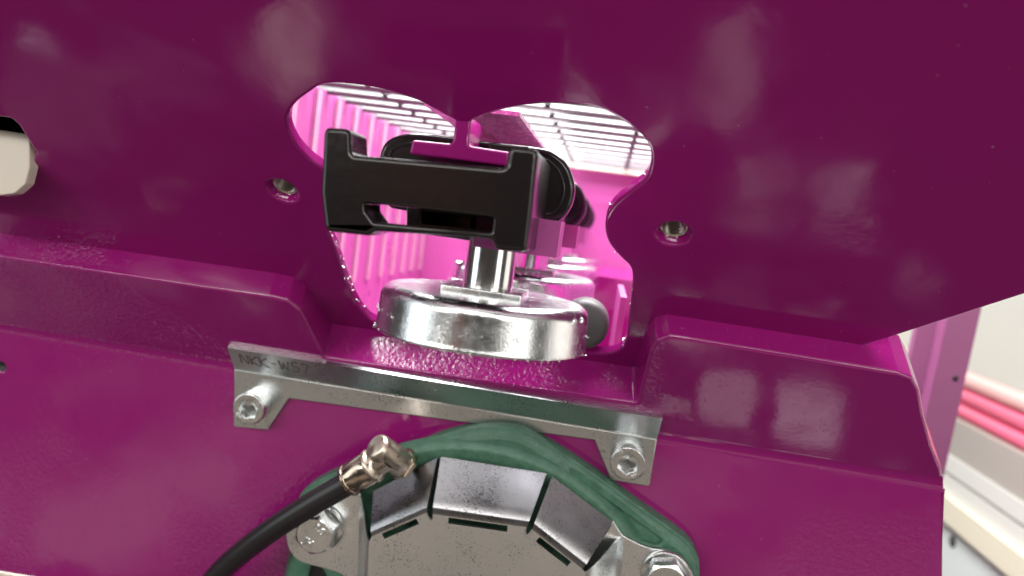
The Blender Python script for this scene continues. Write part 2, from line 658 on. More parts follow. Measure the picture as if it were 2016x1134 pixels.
# concave fillet and sloping lower panel
b = MB()
uL = front[0][0]
x_top = xk
x_bot = LF.px(1856, 932)[0]
K = 10
rings = []
for k in range(-1, K + 2):
    if k == -1:
        vv, hh, nn = None, None, None
        p = lambda u: VF.at(u, base_v + 2.0, 0)
    elif k == K + 1:
        p = lambda u: LF.at(u - 0, -TL - 2.0, 0)
    else:
        a = D * k / K
        # arc centre lies out in front of both planes
        c0 = VF.at(0, base_v, FIL)
        dirv = (-VF.w) * math.cos(a) + (-VF.v) * math.sin(a)
        q = c0 + dirv * FIL
        p = lambda u, q=q: q + XA * u
    t = max(0, min(1, k / K))
    xe = sil_u(q - XA * (q.x - VF.o.x)) if 0 <= k <= K else 1
    rings.append([p(uL), p(xe * .5), p(xe)])
b.loft(rings[1:-1], False, True)
i_end = len(rings) - 2
# close the end of the fillet
e = [r[-1] for r in rings[1:-1]]
bk = [q - VF.w * 10 - XA * 8 for q in e]
b.loft([e, bk], False, True)
fillet = b.build('ledge_fillet', M_PANEL, house)

x_bot = sil_u(LF.at(-cu, -TL)) - cu
lo = [(uL - cu, 3), (x_bot - 6.0, 3), (x_bot - .1, -TL)] + [LF.px(1857, 960), LF.px(1856, 1134), LF.px(1854, 1300)] + LF.pts([(1000, 1300), (160, 1152), (-200, 1092)]) + [(uL - cu, LF.px(-500, 1015)[1])]
ho = LF.px(2, 722)
b = MB()
b.plate(LF, roundpoly([(*lo[0], 0), (*lo[1], 0), (*lo[2], 0)] + [(*p, 1.2) for p in lo[3:-1]] + [(*lo[-1], 0)], 1.0, 4), [circle(*ho, 2.6, 24)], -6, 0, 0.8, 3)
lower = b.build('lower_panel', M_PANEL, house)
b = MB()
pr = [(2.6, -.5)]
for k in range(6):
    pr += [(2.1, -.9 - k * .8), (2.55, -1.3 - k * .8)]
for q in range(len(pr) - 1):
    b.lathe(LF.at(*ho), LF.w, [pr[q], pr[q + 1]], 24)
b.lathe(LF.at(*ho), LF.w, [(2.55, -5.3), (0, -5.3)], 24)
b.build('threaded_hole', M_RUBBER, lower)

# --- overhead T rail welded to the cusp of the plate
st = P(911, 255, -6)
fl_ = P(906, 301, -6)
xs, zs = st.x, st.z
zf = fl_.z
b = MB()
RT = Frame((xs, 0, 0), XA, (0, 0, 1))
tprof = roundpoly([(-2.6, zs + 4, 0), (-2.6, zf + 2.5, 1.5), (-15.8, zf + 2.2, .9), (-16.4, zf - 2.4, .9), (16.0, zf - 2.4, .9), (16.0, zf + 2.2, .9), (2.6, zf + 2.5, 1.5), (2.6, zs + 4, 0)], 1, 4)
b.plate(RT, tprof, [], -480, 7.0, 0.8, 3)
rail = b.build('overhead_rail', M_PLATE, house)
b = MB()
b.box((xs - 19, 14, zs + 9), (xs + 15, 478, zs + 10.5))
b.build('rail_backing_bar', M_GALV, house)

# --- inside of the housing
XW, ZC, YE = -180.0, 63.0, 490.0
def yplate(z, gap=7.0):
    """depth of the plane just behind the upper plate at height z"""
    o, w = PLATE.o, PLATE.w
    return o.y - (z - o.z) * w.z / w.y + gap / abs(w.y)


def sheet(name, x0, x1, poly, m_, parent):
    b = MB()
    b.plate(Frame((x1, 0, 0), (0, 1, 0), (0, 0, 1)) if x1 > x0 else None, poly, [], x0 - x1, 0, 0)
    return b.build(name, m_, parent)


ZB = -118.0
left = sheet('side_wall', XW - 4, XW, [(yplate(ZC), ZC), (yplate(ZB), ZB), (YE, ZB), (YE, ZC)], M_INNER_LIT, house)
yy = 183.0 - 4 * 32.8
while yy < YE - 8:
    z0 = max(-60, -60)
    while yplate(z0) > yy - 4 and z0 < ZC - 10:
        z0 += 4
    b = MB()
    b.box((XW - .5, yy - 3.2, z0), (XW + 2.0, yy + 3.2, ZC - 1.5))
    b.build('slit_light_strip', M_SLIT_LIGHT, left)  # pale strips stand for light coming through slits
    yy += 32.8
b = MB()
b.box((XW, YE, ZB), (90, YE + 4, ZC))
b.build('end_wall', M_INNER_LIT, house)
b = MB()
q = P(1190, 545, 300)
b.box((-20, 300, ZB), (88, YE - 1, q.z))
b.build('lower_duct', M_PANEL, house)
sheet('side_wall', 90, 94, [(yplate(ZC), ZC), (yplate(ZB), ZB), (YE, ZB), (YE, ZC)], M_INNER_LIT, house)
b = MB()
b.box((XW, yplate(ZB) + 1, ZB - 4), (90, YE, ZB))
b.build('bottom_pan', M_INNER_LIT, house)
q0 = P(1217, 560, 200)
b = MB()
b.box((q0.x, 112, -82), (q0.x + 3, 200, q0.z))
b.build('guide_flange', M_INNER_LIT, house)

b = MB()
b.box((-700, 175, -1190), (300, 900, -345))  # unseen box, added for what the upper plate mirrors
b.build('unseen_base_box', M_PANEL, house)

b = MB()
b.box((XW, YE - 10, ZC - 4), (90, YE, ZC + 6))
grille = b.build('roof_grille', M_BEAM, house)
yy = 442 - 243 - 5 * 32.8
while yy < YE:
    b = MB()
    b.tube([(XW, yy, ZC), (90, yy, ZC)], 1.8, 8)
    b.build('cross_wire', M_WIRE, grille)
    yy += 32.8
for xx in (-144, -93, -42, 9, 60):
    b = MB()
    b.tube([(xx, 20, ZC + 3), (xx, YE, ZC + 3)], 1.7, 8)
    b.build('long_wire', M_WIRE, grille)

b = MB()
b.box((-1500, -980, -LIFT * 1000 - 1), (1500, 900, -LIFT * 1000 + 6))
b.build('dark_floor_sheet', M_FLOOR_SHEET, None, None, 'structure')  # unseen dark sheet, added to darken what the upper plate mirrors

# ------------------------------------------------------------------ carriers hanging from the rail
b = MB()
pc = P(952, 622, 0)
zt = P(964, 577, 0).z
dc = Vector((pc.x, 0, zt))
YB, YS = -38.0, 12.0                          # front and back of the hook block


def carrier(first):
    t = thing('conveyor_carrier', first, 'carrier', (dc.x, 0, zt - 15), 'carriers hanging in a row from the rail')
    fr = Frame((0, YB, 0), XA, (0, 0, 1))
    o = lambda L_: [fr.px(x, y) for x, y in L_]
    blk = o([(637, 250), (688, 253), (690, 304)]) + o([(996, 331), (1002, 287), (1060, 293), (1046, 420), (1036, 498), (975, 491), (968, 470), (740, 455), (722, 464), (640, 455), (631, 380)])
    hole = o([(716, 398), (800, 408), (972, 428), (968, 458), (735, 438), (718, 415)])
    b = MB()
    b.plate(fr, roundpoly([(*p, 2.0) for p in blk], 1.4, 4), [roundpoly([(*p, .8) for p in hole], .8, 3)], -15, 0, 1.3, 4, rh=.8)
    b.build('hook_block', M_BLACK, t)
    bod = o([(800, 322), (992, 338), (1003, 294), (1058, 296), (1044, 420), (1034, 495), (978, 489), (970, 468), (800, 456)])
    hol2 = o([(804, 412), (968, 430), (964, 455), (804, 440)])
    b = MB()
    b.plate(fr, bod, [hol2], -(YS - YB), -14.8, 0)
    b.build('hook_body', M_BLACK, t)
    fs = Frame((0, YS, 0), XA, (0, 0, 1))
    std = smooth(fs.pts([(748, 300), (762, 276), (790, 264), (830, 262), (950, 277), (1060, 290), (1092, 300), (1118, 325), (1131, 365), (1126, 400), (1108, 428), (1080, 440), (1000, 440), (800, 415), (760, 400), (742, 350)]), 5)
    b = MB()
    b.plate(fs, std, [], -7, 0, 1.5, 4)
    fp = b.build('end_plate', M_BLACK, t)
    b = MB()
    ins = offset(ccw(std), -3.2)
    ins2 = offset(ccw(std), -4.4)
    b.plate(fs, ins, [ins2], -.5, .35, .3, 3)
    b.build('raised_rim', M_BLACK, fp)
    fw_ = Frame((0, YS - 7.5, 0), XA, (0, 0, 1))
    b = MB()
    b.plate(fw_, fw_.pts([(800, 376), (1000, 395), (1010, 486), (800, 456)]), [], -4, 0, 0.5, 2)
    b.build('inner_web', M_BLACK, t)
    fh = Frame((0, 2, 0), XA, (0, 0, 1))
    b = MB()
    b.plate(fh, fh.pts([(962, 280), (1040, 288), (1040, 306), (962, 296)]), [], -9, 0, 0.6, 2)
    b.build('hook_lip', M_BLACK, t)
    zb = P(1000, 440, YS).z
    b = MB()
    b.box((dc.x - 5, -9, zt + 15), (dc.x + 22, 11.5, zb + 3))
    b.build('collar_block', M_INNER_LIT, t)
    # shaft
    b = MB()
    b.lathe((dc.x, 0, zt), (0, 0, 1), [(8.3, 0.5), (8.3, 30)], 48)
    b.build('shaft', M_POST, t)
    b = MB()
    fw = Frame((dc.x, 0, zt), (math.cos(.02), math.sin(.02), 0), (-math.sin(.02), math.cos(.02), 0))
    b.plate(fw, roundpoly([(-13.5, -12.5), (13.0, -12.5), (13.0, 12.5), (-13.5, 12.5)], .8, 3), [], 0.02, 1.9, .3, 2)
    b.build('square_washer', M_BOLT, t)
    # pressed steel cup
    b = MB()
    R, rr, H = 35.0, 4.2, 15.0
    prof = [(0, 0), (R - rr - 6, 0), (R - rr - .4, -.05)]
    for k in range(1, 9):
        a = math.pi / 2 * k / 8
        prof.append((R - rr - .4 + rr * math.sin(a), -rr * (1 - math.cos(a))))
    prof += [(R - .1, -H + 2.0), (R + .1, -H + .9), (R + .35, -H + .2), (R + .1, -H), (R - 1.2, -H - .1), (R - 1.5, -H + .5), (R - 1.6, -rr), (0, -2.0)]
    b.lathe((dc.x, 0, zt), (0, 0, 1), prof[::-1], 96)
    b.build('pressed_cup', M_ZINC, t)
    return t


c1 = carrier('nearest carrier, its shiny steel cup standing out in front of the purple plate')
names = ['second carrier in the row, its steel cup just behind the right of the front cup',
         'third carrier in the row, blurred between the second cup and the last',
         'farthest carrier in the row, its cup below the pink end wall']
for k in range(1, 4):
    r = c1.copy()
    COL.objects.link(r)
    r.location = c1.location + Vector((0, 143 * k * MM, 0))
    r['label'] = names[k - 1]
    for ch in c1.children:
        c = ch.copy()
        COL.objects.link(c)
        c.parent = r
        for g in ch.children:
            d = g.copy()
            COL.objects.link(d)
            d.parent = c

# grey roller below the second carrier
q = P(1150, 640, 78)
b = MB()
b.lathe(q, (0, 1, 0), [(0, 0), (8, 0), (10.0, 1.0), (10.8, 3), (10.8, 18), (10, 20), (0, 20)], 48)
tag(b.build('rubber_roller', M_RUBBER), 'dark grey rubber roller half hidden behind the front steel cup', 'roller')
q = P(903, 530, 150)
b = MB()
b.lathe(q, (0, 0, 1), [(0, 4.5), (2.8, 4.4), (3.6, 3.4), (3.6, -5), (3.6, -5), (5, -5), (5, -22)], 24)
tag(b.build('steel_stud', M_ZINC), 'small bright steel stud left of the front carrier shaft', 'stud')

# ------------------------------------------------------------------ bracket bolted to the lower panel
T = 2.4
br = thing('mounting_bracket', 'bare bent sheet metal bracket with scribbled marker, bolted across the notch', 'bracket', tuple(LF.at(*LF.px(870, 800))))
low = LF.pts([(461, 737), (461, 760), (460, 840), (527, 846), (568, 784), (1171, 866), (1203, 945), (1278, 957), (1296, 848)], T)
vb0 = LF.px(461, 737, T)
vb1 = LF.px(1296, 848, T)
vb = (vb0[1] + vb1[1]) / 2
low[0] = (low[0][0], vb - .8)
low[-1] = (low[-1][0], vb - .8)
b = MB()
b.plate(LF, roundpoly([(*low[0], 0), (*low[1], .3)] + [(*p, 1.0) for p in low[2:-1]] + [(*low[-1], 0)], .8, 4), [], 0.05, T, 0.25, 2)
leg = b.build('bolted_leg', M_ALU, br)
# upright flange: bends away from the panel by 43 degrees
pb = LF.at(0, vb - .8, T)
dv = VF.v.copy()
ul, ur = low[0][0], low[-1][0]
Hf = None
FV = Frame(pb, XA, dv)
top_l = FV.px(446, 697)
top_r = FV.px(1301, 814)
ht = (top_l[1] + top_r[1]) / 2
b = MB()
nb = 8
outer_r, prof_o, prof_i = 3.5, [], []
# bent strip: profile in the (along-panel, out) plane
cent = LF.at(0, vb - .8, 0) + LF.w * (T + 2.2)
for k in range(nb + 1):
    a = D * k / nb
    d = (-LF.w) * math.cos(a) - (LF.v.cross(XA).cross(XA)) * 0
    # direction from the bend centre to the strip, turning from -LF.w towards -VF.w
    d = (-LF.w * math.sin(D - a) + -VF.w * math.sin(a)) / math.sin(D)
    prof_o.append(cent + d * 2.2)
    prof_i.append(cent + d * (2.2 + T))
prof_o.append(prof_o[-1] + dv * (ht - 1))
prof_i.append(prof_i[-1] + dv * (ht - 1))


def strip(pu):
    return [q + XA * pu for q in prof_o], [q + XA * pu for q in prof_i]


lo_, li_ = strip(ul)
ro_, ri_ = strip(ur)
b.loft([lo_, ro_], False, True)
b.loft([ri_, li_], False, True)
for A, B in ((lo_, li_), (ri_, ro_)):
    i0 = b.add(A + B)
    n = len(A)
    for k in range(n - 1):
        b.face((i0 + k, i0 + k + 1, i0 + n + k + 1, i0 + n + k))
i0 = b.add([lo_[-1], ro_[-1], ri_[-1], li_[-1]])
b.face((i0, i0 + 1, i0 + 2, i0 + 3))
flg = b.build('upright_flange', M_ALU, br)
b_edge = prof_o[-1]
# scribbled felt pen letters on the flange
FW = Frame(prof_o[-1], XA, dv)


def stroke(mb, fr, pts, r, h):
    pts = smooth([tuple(p) for p in pts], 4, False) if len(pts) > 2 else pts
    ring = []
    for i, p in enumerate(pts):
        a = Vector(pts[max(i - 1, 0)])
        c = Vector(pts[min(i + 1, len(pts) - 1)])
        t = (c - a).normalized()
        n = Vector((-t.y, t.x))
        k = r * (0.8 + .4 * random.random())
        ring.append([fr.at(p[0] + n.x * k, p[1] + n.y * k, h), fr.at(p[0] - n.x * k, p[1] - n.y * k, h)])
    mb.loft(ring, False, False)


let = {'A': [[(0, 0), (.4, 1), (.8, 0)], [(.15, .4), (.7, .4)]], 'K': [[(0, 1), (.05, 0)], [(.75, 1), (.08, .45), (.85, -.05)]],
       '-': [[(.1, .5), (.6, .52)]], 'N': [[(0, 0), (.05, 1), (.65, 0), (.7, 1)]], 'W': [[(0, 1), (.2, 0), (.42, .8), (.65, 0), (.9, 1)]],
       '5': [[(.65, 1), (.15, 1), (.1, .55), (.6, .5), (.55, .05), (.05, 0)]], '7': [[(0, 1), (.65, 1), (.25, 0)]]}
b = MB()
u = FW.px(476, 712)[0]
for ch in 'NKK-W57':
    sc = 5.2
    v0 = -9.5 + random.uniform(-.4, .4)
    for stq in let[ch]:
        stroke(b, FW, [(u + x * sc, v0 + y * sc * 1.25) for x, y in stq], .50, .06)
    u += 4.9 if ch != 'W' else 6
b.build('marker_writing', M_INK, flg)


def font_part(txt, fr, u, v, rot, size, depth, parent, m, name='lettering', h=0.0, arc=None):
    cu_ = bpy.data.curves.new('t', 'FONT')
    cu_.body = txt
    cu_.size = size
    cu_.extrude = depth
    cu_.bevel_depth = depth * .5
    cu_.offset = .02
    cu_.align_x = 'CENTER'
    cu_.align_y = 'CENTER'
    cu_.resolution_u = 3
    to = bpy.data.objects.new('t', cu_)
    COL.objects.link(to)
    dg = bpy.context.evaluated_depsgraph_get()
    dg.update()
    me = to.evaluated_get(dg).to_mesh()
    mb = MB()
    cr, sr = math.cos(rot), math.sin(rot)
    mb.add([fr.at(u + p.co.x * cr - p.co.y * sr, v + p.co.x * sr + p.co.y * cr, h + p.co.z) for p in me.vertices])
    for p in me.polygons:
        mb.face(tuple(p.vertices))
    to.evaluated_get(dg).to_mesh_clear()
    bpy.data.objects.remove(to)
    return mb.build(name, m, parent)


def hexagon(u, v, af, rot):
    R = af / 2 / math.cos(math.pi / 6)
    return [(u + R * math.cos(rot + math.pi / 3 * i), v + R * math.sin(rot + math.pi / 3 * i)) for i in range(6)]


def cap_screw(parent, px, py, h0, rot, ta, tb):
    hh = 9.0
    u, v = LF.px(px, py, h0 + hh)
    r = 7.9
    b = MB()
    b.plate(LF, circle(u, v, r, 56), [hexagon(u, v, 8.4, rot)], h0, h0 + hh, 0.75, 4, rh=.5)
    b.lathe(LF.at(u, v, h0 + hh - 4.2), LF.w, [(5.4, 0), (0.5, -1.6), (0, -1.6)], 24)
    o = b.build('cap_screw', M_BOLT, parent)
    for txt, ang in ((ta, math.radians(40)), (tb, math.radians(220))):
        if px > 900:
            ang += math.radians(90)
        font_part(txt, LF, u + 6.1 * math.cos(ang), v + 6.1 * math.sin(ang), ang - math.pi / 2, 2.3, .3, o, M_BOLT, h=h0 + hh)
    return o


cap_screw(br, 488, 806, T, .2, '70', 'A2')
cap_screw(br, 1236, 914, T, .5, '70', 'A2')

# ------------------------------------------------------------------ flange bearing with sheet metal cap
cc = LF.px(922, 1238, 12)
bg = thing('flange_bearing', 'green cast flange bearing under a slotted galvanised cap, held by hex bolts', 'bearing', tuple(LF.at(*cc)))
top = LF.pts([(600, 964), (639, 941), (671, 929), (735, 916), (800, 890), (840, 871), (876, 857), (923, 847), (979, 843), (1020, 848), (1050, 861), (1081, 879), (1118, 902), (1170, 937), (1257, 999), (1326, 1048), (1357, 1073), (1373, 1098), (1378, 1122), (1374, 1165), (1345, 1215), (1325, 1300), (1290, 1420)], 10)
lob = LF.pts([(640, 1420), (648, 1180), (618, 1105), (590, 1088), (580, 1058), (580, 1022), (586, 984)], 8)
half = lob + top
fl2 = half + LF.pts([(1180, 1700), (960, 1760), (760, 1720)], 10)
fo = smooth(fl2, 4)
b = MB()
b.plate(LF, fo, [], 0.1, 8.0, 0.6, 2)
base = b.build('flange_base', M_GREEN, bg)
b = MB()
# long rounded shoulder, then a plateau with two cast pockets
rings = [[LF.at(u, v, h_) for u, v in offset(ccw(fo), -d)] for d, h_ in ((-.2, 4), (.25, 7.0), (.9, 8.3), (2.0, 9.3), (3.6, 10.1), (5.2, 10.6))]
b.loft(rings, True, True)
pk1 = smooth(LF.pts([(1128, 928), (1180, 962), (1250, 1015), (1300, 1058), (1290, 1072), (1240, 1052), (1195, 1010), (1150, 962)], 10), 4)
b.plate(LF, offset(ccw(fo), -5.2), [pk1], 7.6, 10.6, 0, 3, rh=1.4)
b.build('raised_rim', M_GREEN, base)
b = MB()
u_, v_ = LF.px(950, 890, 16)
Rb = math.hypot(u_ - cc[0], v_ - cc[1])
b.lathe(LF.at(cc[0], cc[1]), LF.w, [(Rb - 9, 9), (Rb - 8.5, 12.0), (Rb - 4, 12.9), (Rb - 1.2, 13.4), (Rb - .2, 13.2), (Rb + 1.2, 12.2), (Rb + 2.8, 10.2), (Rb + 4, 7.6)][::-1], 96)
b.build('bearing_hub', M_GREEN, bg)
b = MB()
b.lathe(LF.at(cc[0], cc[1]), LF.w, [(Rb - 8.4, 9.5), (12, 9.6), (12, 14), (0, 14)], 64)
b.build('dark_cap_fill', M_DARK, bg)  # dark disc filling in the shade inside the cap

HF, HT = 31.0, 14.2


def tabs():
    """twelve bent tabs, long and short in turn; the first three come from the photograph"""
    out = []
    segs = [((852, 1012), (1037, 1038), (868, 899), (1076, 932)),
            ((1047, 1042), (1146, 1120), (1087, 938), (1206, 1027)),
            ((732, 1056), (840, 1009), (735, 967), (861, 901))]
    for s in segs:
        i0, i1 = LF.px(*s[0], HF), LF.px(*s[1], HF)
        o0, o1 = LF.px(*s[2], HT), LF.px(*s[3], HT)
        out.append((i0, i1, o0, o1))
    return out


tb = tabs()
cap_c = cc
full = [tb[2], tb[0], tb[1]]
TS = 1.5
b = MB()
inner = []
TD = [0.0, 0.5, 3.4, 5.0]


def poly(mb, pts, h):
    pts = ccw(pts)
    i0 = mb.add([LF.at(u, v, h) for u, v in pts])
    for t in tessellate_polygon([[Vector((u, v, 0)) for u, v in pts]]):
        a_, b_, c_2 = (pts[q] for q in t)
        cr = (b_[0] - a_[0]) * (c_2[1] - a_[1]) - (b_[1] - a_[1]) * (c_2[0] - a_[0])
        mb.face([i0 + q for q in (t if cr > 0 else t[::-1])])


grids = []
for i0, i1, o0, o1 in full:
    a, c = Vector(i0), Vector(i1)
    d = c - a
    nin = Vector((d.y, -d.x)).normalized()
    grids.append([[tuple(a + d * f + nin * t) for f in (0, .17, .80, 1)] for t in TD])
for G in grids:
    for r_ in range(3):
        for q in range(3):
            if (r_, q) != (1, 1):
                poly(b, [G[r_][q], G[r_][q + 1], G[r_ + 1][q + 1], G[r_ + 1][q]], HF)
    sl = roundpoly([G[1][1], G[1][2], G[2][2], G[2][1]], .02, 1)
    b.loft([[LF.at(u, v, HF) for u, v in sl], [LF.at(u, v, HF - TS) for u, v in sl]], True, False)
    inner += [G[3][0], G[3][3]]
for i in range(2):
    G, H = grids[i], grids[i + 1]
    i1, nx = G[0][3], H[0][0]
    m_ = (Vector(i1) + Vector(nx)) / 2
    inn = (Vector(cap_c[:2]) - m_).normalized()
    side = (Vector(nx) - Vector(i1))
    gw = side.length / 2
    side.normalize()
    arc = [i1]
    if gw < 6:
        for k in range(1, 10):
            an = math.pi * 1.35 * k / 10 - math.pi * .175
            arc.append(tuple(m_ + side * (-1.5 * math.cos(an)) + inn * (1.5 * math.sin(an) + 1.6)))
    arc.append(nx)
    poly(b, arc + [H[3][0], G[3][3]], HF)
    b.loft([[LF.at(u, v, HF) for u, v in arc], [LF.at(u, v, HF - TS) for u, v in arc]], False, True)
inner = [LF.px(714, 1420, HF), LF.px(727, 1066, HF), grids[0][0][0]] + inner + [grids[2][0][3], LF.px(1152, 1126, HF), LF.px(1120, 1420, HF)]
poly(b, inner, HF)
cap = b.build('cap_face', M_CAP, bg)
for i, (i0, i1, o0, o1) in enumerate(full):
    b = MB()
    nb = 5
    rows = []
    A0, A1 = LF.at(*i0, HF), LF.at(*i1, HF)
    B0, B1 = LF.at(*o0, HT), LF.at(*o1, HT)
    # rounded shoulder, then the sloping tab
    for k in range(nb + 1):
        t = .16 * k / nb
        lift = LF.w * ((HF - HT) * t - 8.0 * t * t * 2.6)
        rows.append([A0.lerp(B0, t) + lift * (1 - 0) - LF.w * 0.0, A1.lerp(B1, t) + lift])
    off0 = rows[-1][0] - A0.lerp(B0, .16)
    for k in range(1, 5):
        t = .16 + .84 * k / 4
        w = off0 * (1 - (k / 4))
        rows.append([A0.lerp(B0, t) + w, A1.lerp(B1, t) + w])
    nn = (A1 - A0).cross(B0 - A0).normalized()
    if nn.dot(LF.w) < 0:
        nn = -nn
    under = [[p - nn * TS for p in r] for r in rows]
    b.loft(rows, False, True)
    b.loft(under[::-1], False, True)
    for side in (0, 1):
        b.loft([[r[side] for r in rows], [r[side] for r in under]], False, False)
    b.loft([rows[-1], under[-1]], False, False)
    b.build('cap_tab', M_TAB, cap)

# ears of the cap under the bolts
HE = 14.5
ear_l = LF.pts([(709, 972), (676, 972), (640, 980), (600, 996), (573, 1024), (563, 1052), (570, 1084), (592, 1106), (640, 1120), (680, 1136), (702, 1165), (704, 1165)], HE)
ear_r = LF.pts([(1208, 1026), (1222, 1049), (1236, 1060), (1273, 1077), (1312, 1085), (1341, 1102), (1363, 1130), (1368, 1170), (1345, 1210), (1300, 1225), (1160, 1210), (1135, 1135)], HE)
for e in (ear_l, ear_r):
    b = MB()
    b.plate(LF, smooth([(*p, 1) if i in (0, 11) or (i == 10) else p for i, p in enumerate(e)], 4), [], HE - 2.0, HE, .4, 3)
    b.build('cap_ear', M_CAP, bg)
# bent straps joining the ears to the cap
for e0_, e1_, g0_, g1_ in (((727, 1066), (714, 1420), (708, 974), (699, 1420)), ((1152, 1126), (1120, 1420), (1228, 1055), (1205, 1420))):
    A0, A1 = LF.at(*LF.px(*e0_, HF), HF), LF.at(*LF.px(*e1_, HF), HF)
    B0, B1 = LF.at(*LF.px(*g0_, HE), HE), LF.at(*LF.px(*g1_, HE), HE)
    rows = []
    for k in range(13):
        t = k / 12
        # flat, then a soft S down to the ear
        wz = LF.w * ((HF - HE) * (t - (3 * t * t - 2 * t ** 3)) * .75)
        rows.append([A0.lerp(B0, t) + wz, A1.lerp(B1, t) + wz])
    b = MB()
    if rows[0][0].x > rows[-1][0].x:
        rows = rows[::-1]
    b.loft(rows, False, True)
    b.loft([[p - LF.w * 1.5 for p in r] for r in rows[::-1]], False, True)
    b.loft([[r[0] for r in rows], [r[0] - LF.w * 1.5 for r in rows]], False, True)
    b.build('ear_strap', M_CAP, bg)


def hex_bolt(parent, px, py, h0, af, hh, rot, wr):
    u, v = LF.px(px, py, h0 + hh + 2)
    b = MB()
    b.lathe(LF.at(u, v, h0), LF.w, [(af * .5 - 2, 1.9), (wr - .3, 1.9), (wr, 1.6), (wr, 0)][::-1], 56)
    b.build('washer', M_BOLT, parent)
    h0 += 1.9
    n = 72
    R = af / 2
    rc = R * .95
    r0, r1, r2 = [], [], []
    for i in range(n):
        a = 2 * math.pi * i / n
        k = (a - rot) % (math.pi / 3) - math.pi / 6
        q = R / math.cos(k)
        z = hh - max(0, q - rc) * .62
        r0.append(LF.at(u + q * math.cos(a), v + q * math.sin(a), h0))
        r1.append(LF.at(u + q * math.cos(a), v + q * math.sin(a), h0 + z))
        r2.append(LF.at(u + rc * math.cos(a), v + rc * math.sin(a), h0 + hh))
    b = MB()
    b.loft([r0, r1], True, False)
    b.loft([r1, r2], True, False)
    i0 = b.add(r2)
    b.face(range(i0, i0 + n))
    o = b.build('hex_bolt', M_BOLT, parent)
    return o, u, v, h0 + hh


o, u, v, h = hex_bolt(bg, 618, 1056, HE, 17.5, 7.5, math.radians(30 - 8), 11.0)
font_part('8.8', LF, u + 2.2, v + 3.6, math.radians(-33), 4.6, .42, o, M_BOLT, h=h)
font_part('JH', LF, u - 2.6, v - 3.8, math.radians(-24), 4.6, .42, o, M_BOLT, h=h)
o, u, v, h = hex_bolt(bg, 1312, 1152, HE, 17.5, 7.5, math.radians(12), 11.0)

# ------------------------------------------------------------------ air hose and elbow fitting
hq = 30.0
hp = lambda x, y, h: LF.at(*LF.px(x, y, h), h)
ho_ = thing('air_hose', 'black air hose in a nickel plated elbow fitting beside the bearing cap', 'hose', tuple(hp(690, 950, hq)))
pth = smooth3([hp(745, 913, hq), hp(690, 948, hq), hp(618, 990, hq + 1), hp(545, 1036, hq), hp(478, 1086, hq - 3), hp(425, 1136, hq - 7), hp(370, 1210, hq - 12)], 10)
b = MB()
b.tube(pth, 5.4, 24)
b.build('hose', M_HOSE, ho_)
ax = (hp(772, 893, hq) - hp(690, 944, hq)).normalized()
s0 = hp(686, 946, hq)
b = MB()
b.lathe(s0, ax, [(5.6, 0.2), (7.0, 0), (7.6, .3), (7.6, 1.3), (7.6, 1.3), (6.7, 1.4), (6.7, 2.1), (6.7, 2.1), (7.3, 2.2), (7.4, 2.5), (7.4, 12.6), (7.2, 13.2), (6.5, 13.2)], 48)
b.build('collet_sleeve', M_NICKEL, ho_)
b = MB()
b.lathe(s0, ax, [(7.4, 12.8), (7.8, 13.2), (7.8, 14.2), (7.3, 14.9), (6.2, 15.8), (5.9, 17)], 48)
e1 = hp(757, 890, hq)
e2 = hp(791, 914, hq - 7)
ax2 = (e2 - e1).normalized()
L1 = (e1 - s0).dot(ax)
b.lathe(s0, ax, [(5.9, 15), (5.9, L1)], 40)
L2 = (e2 - e1).length
b.lathe(e1, ax2, [(0, -6.6), (4.4, -6.4), (5.6, -5.6), (6.1, -4.2), (6.2, -3), (6.2, L2 - 1.0), (5.9, L2 - .5), (5.9, L2 + .4)], 40)
b.build('elbow_body', M_NICKELCAST, ho_)
b = MB()
b.lathe(e2 - ax2 * .3, ax2, [(5.4, 0), (6.7, .2), (6.7, .2), (6.9, .7), (6.9, 2.6), (6.9, 2.6), (6.5, 3.0), (0, 3.0)], 6, False)
b.lathe(e2 + ax2 * 1.2, -LF.w, [(4, 0), (4, 13)], 20)
b.build('hex_nut', M_NICKEL, ho_)

# ------------------------------------------------------------------ cream bar end in the slot at the left edge
b = MB()
yb = PLATE.at(*PLATE.px(40, 330), 5).y - 3
FB = Frame((0, yb, 0), XA, (0, 0, 1))
ob = FB.pts([(-160, 246), (58, 277), (58, 330), (50, 362), (28, 381), (-4, 385), (-160, 362)])
b.plate(FB, roundpoly([(*ob[0], 0), (*ob[1], .5)] + [(*p, 3) for p in ob[2:-1]] + [(*ob[-1], 0)], 2, 4), [], -4.5, 0, .5, 3)
# the top edge is rolled back into the slot
tl, tr = FB.pts([(-160, 246), (56, 277)])
rows = []
for k in range(7):
    a_ = math.pi / 2 * k / 6
    rows.append([FB.at(tl[0], tl[1] - .3 + 3 * math.sin(a_), -3 + 3 * math.cos(a_)), FB.at(tr[0], tr[1] - .3 + 3 * math.sin(a_), -3 + 3 * math.cos(a_))])
rows.append([p - FB.w * 14 for p in rows[-1]])
b.loft(rows, False, True)
tag(b.build('slot_latch', M_CREAM), 'pale rounded sheet metal latch in the dark slot at the left edge', 'latch')

# cream rail below the lower panel at the left corner
b = MB()
q = LF.pts([(-300, 1072), (-300, 1160), (300, 1260), (300, 1182)], -8)
b.plate(LF, q, [], -14, -8, .8, 3)
tag(b.build('base_rail', M_CREAM), 'cream rail showing below the purple panel in the bottom left corner', 'rail')

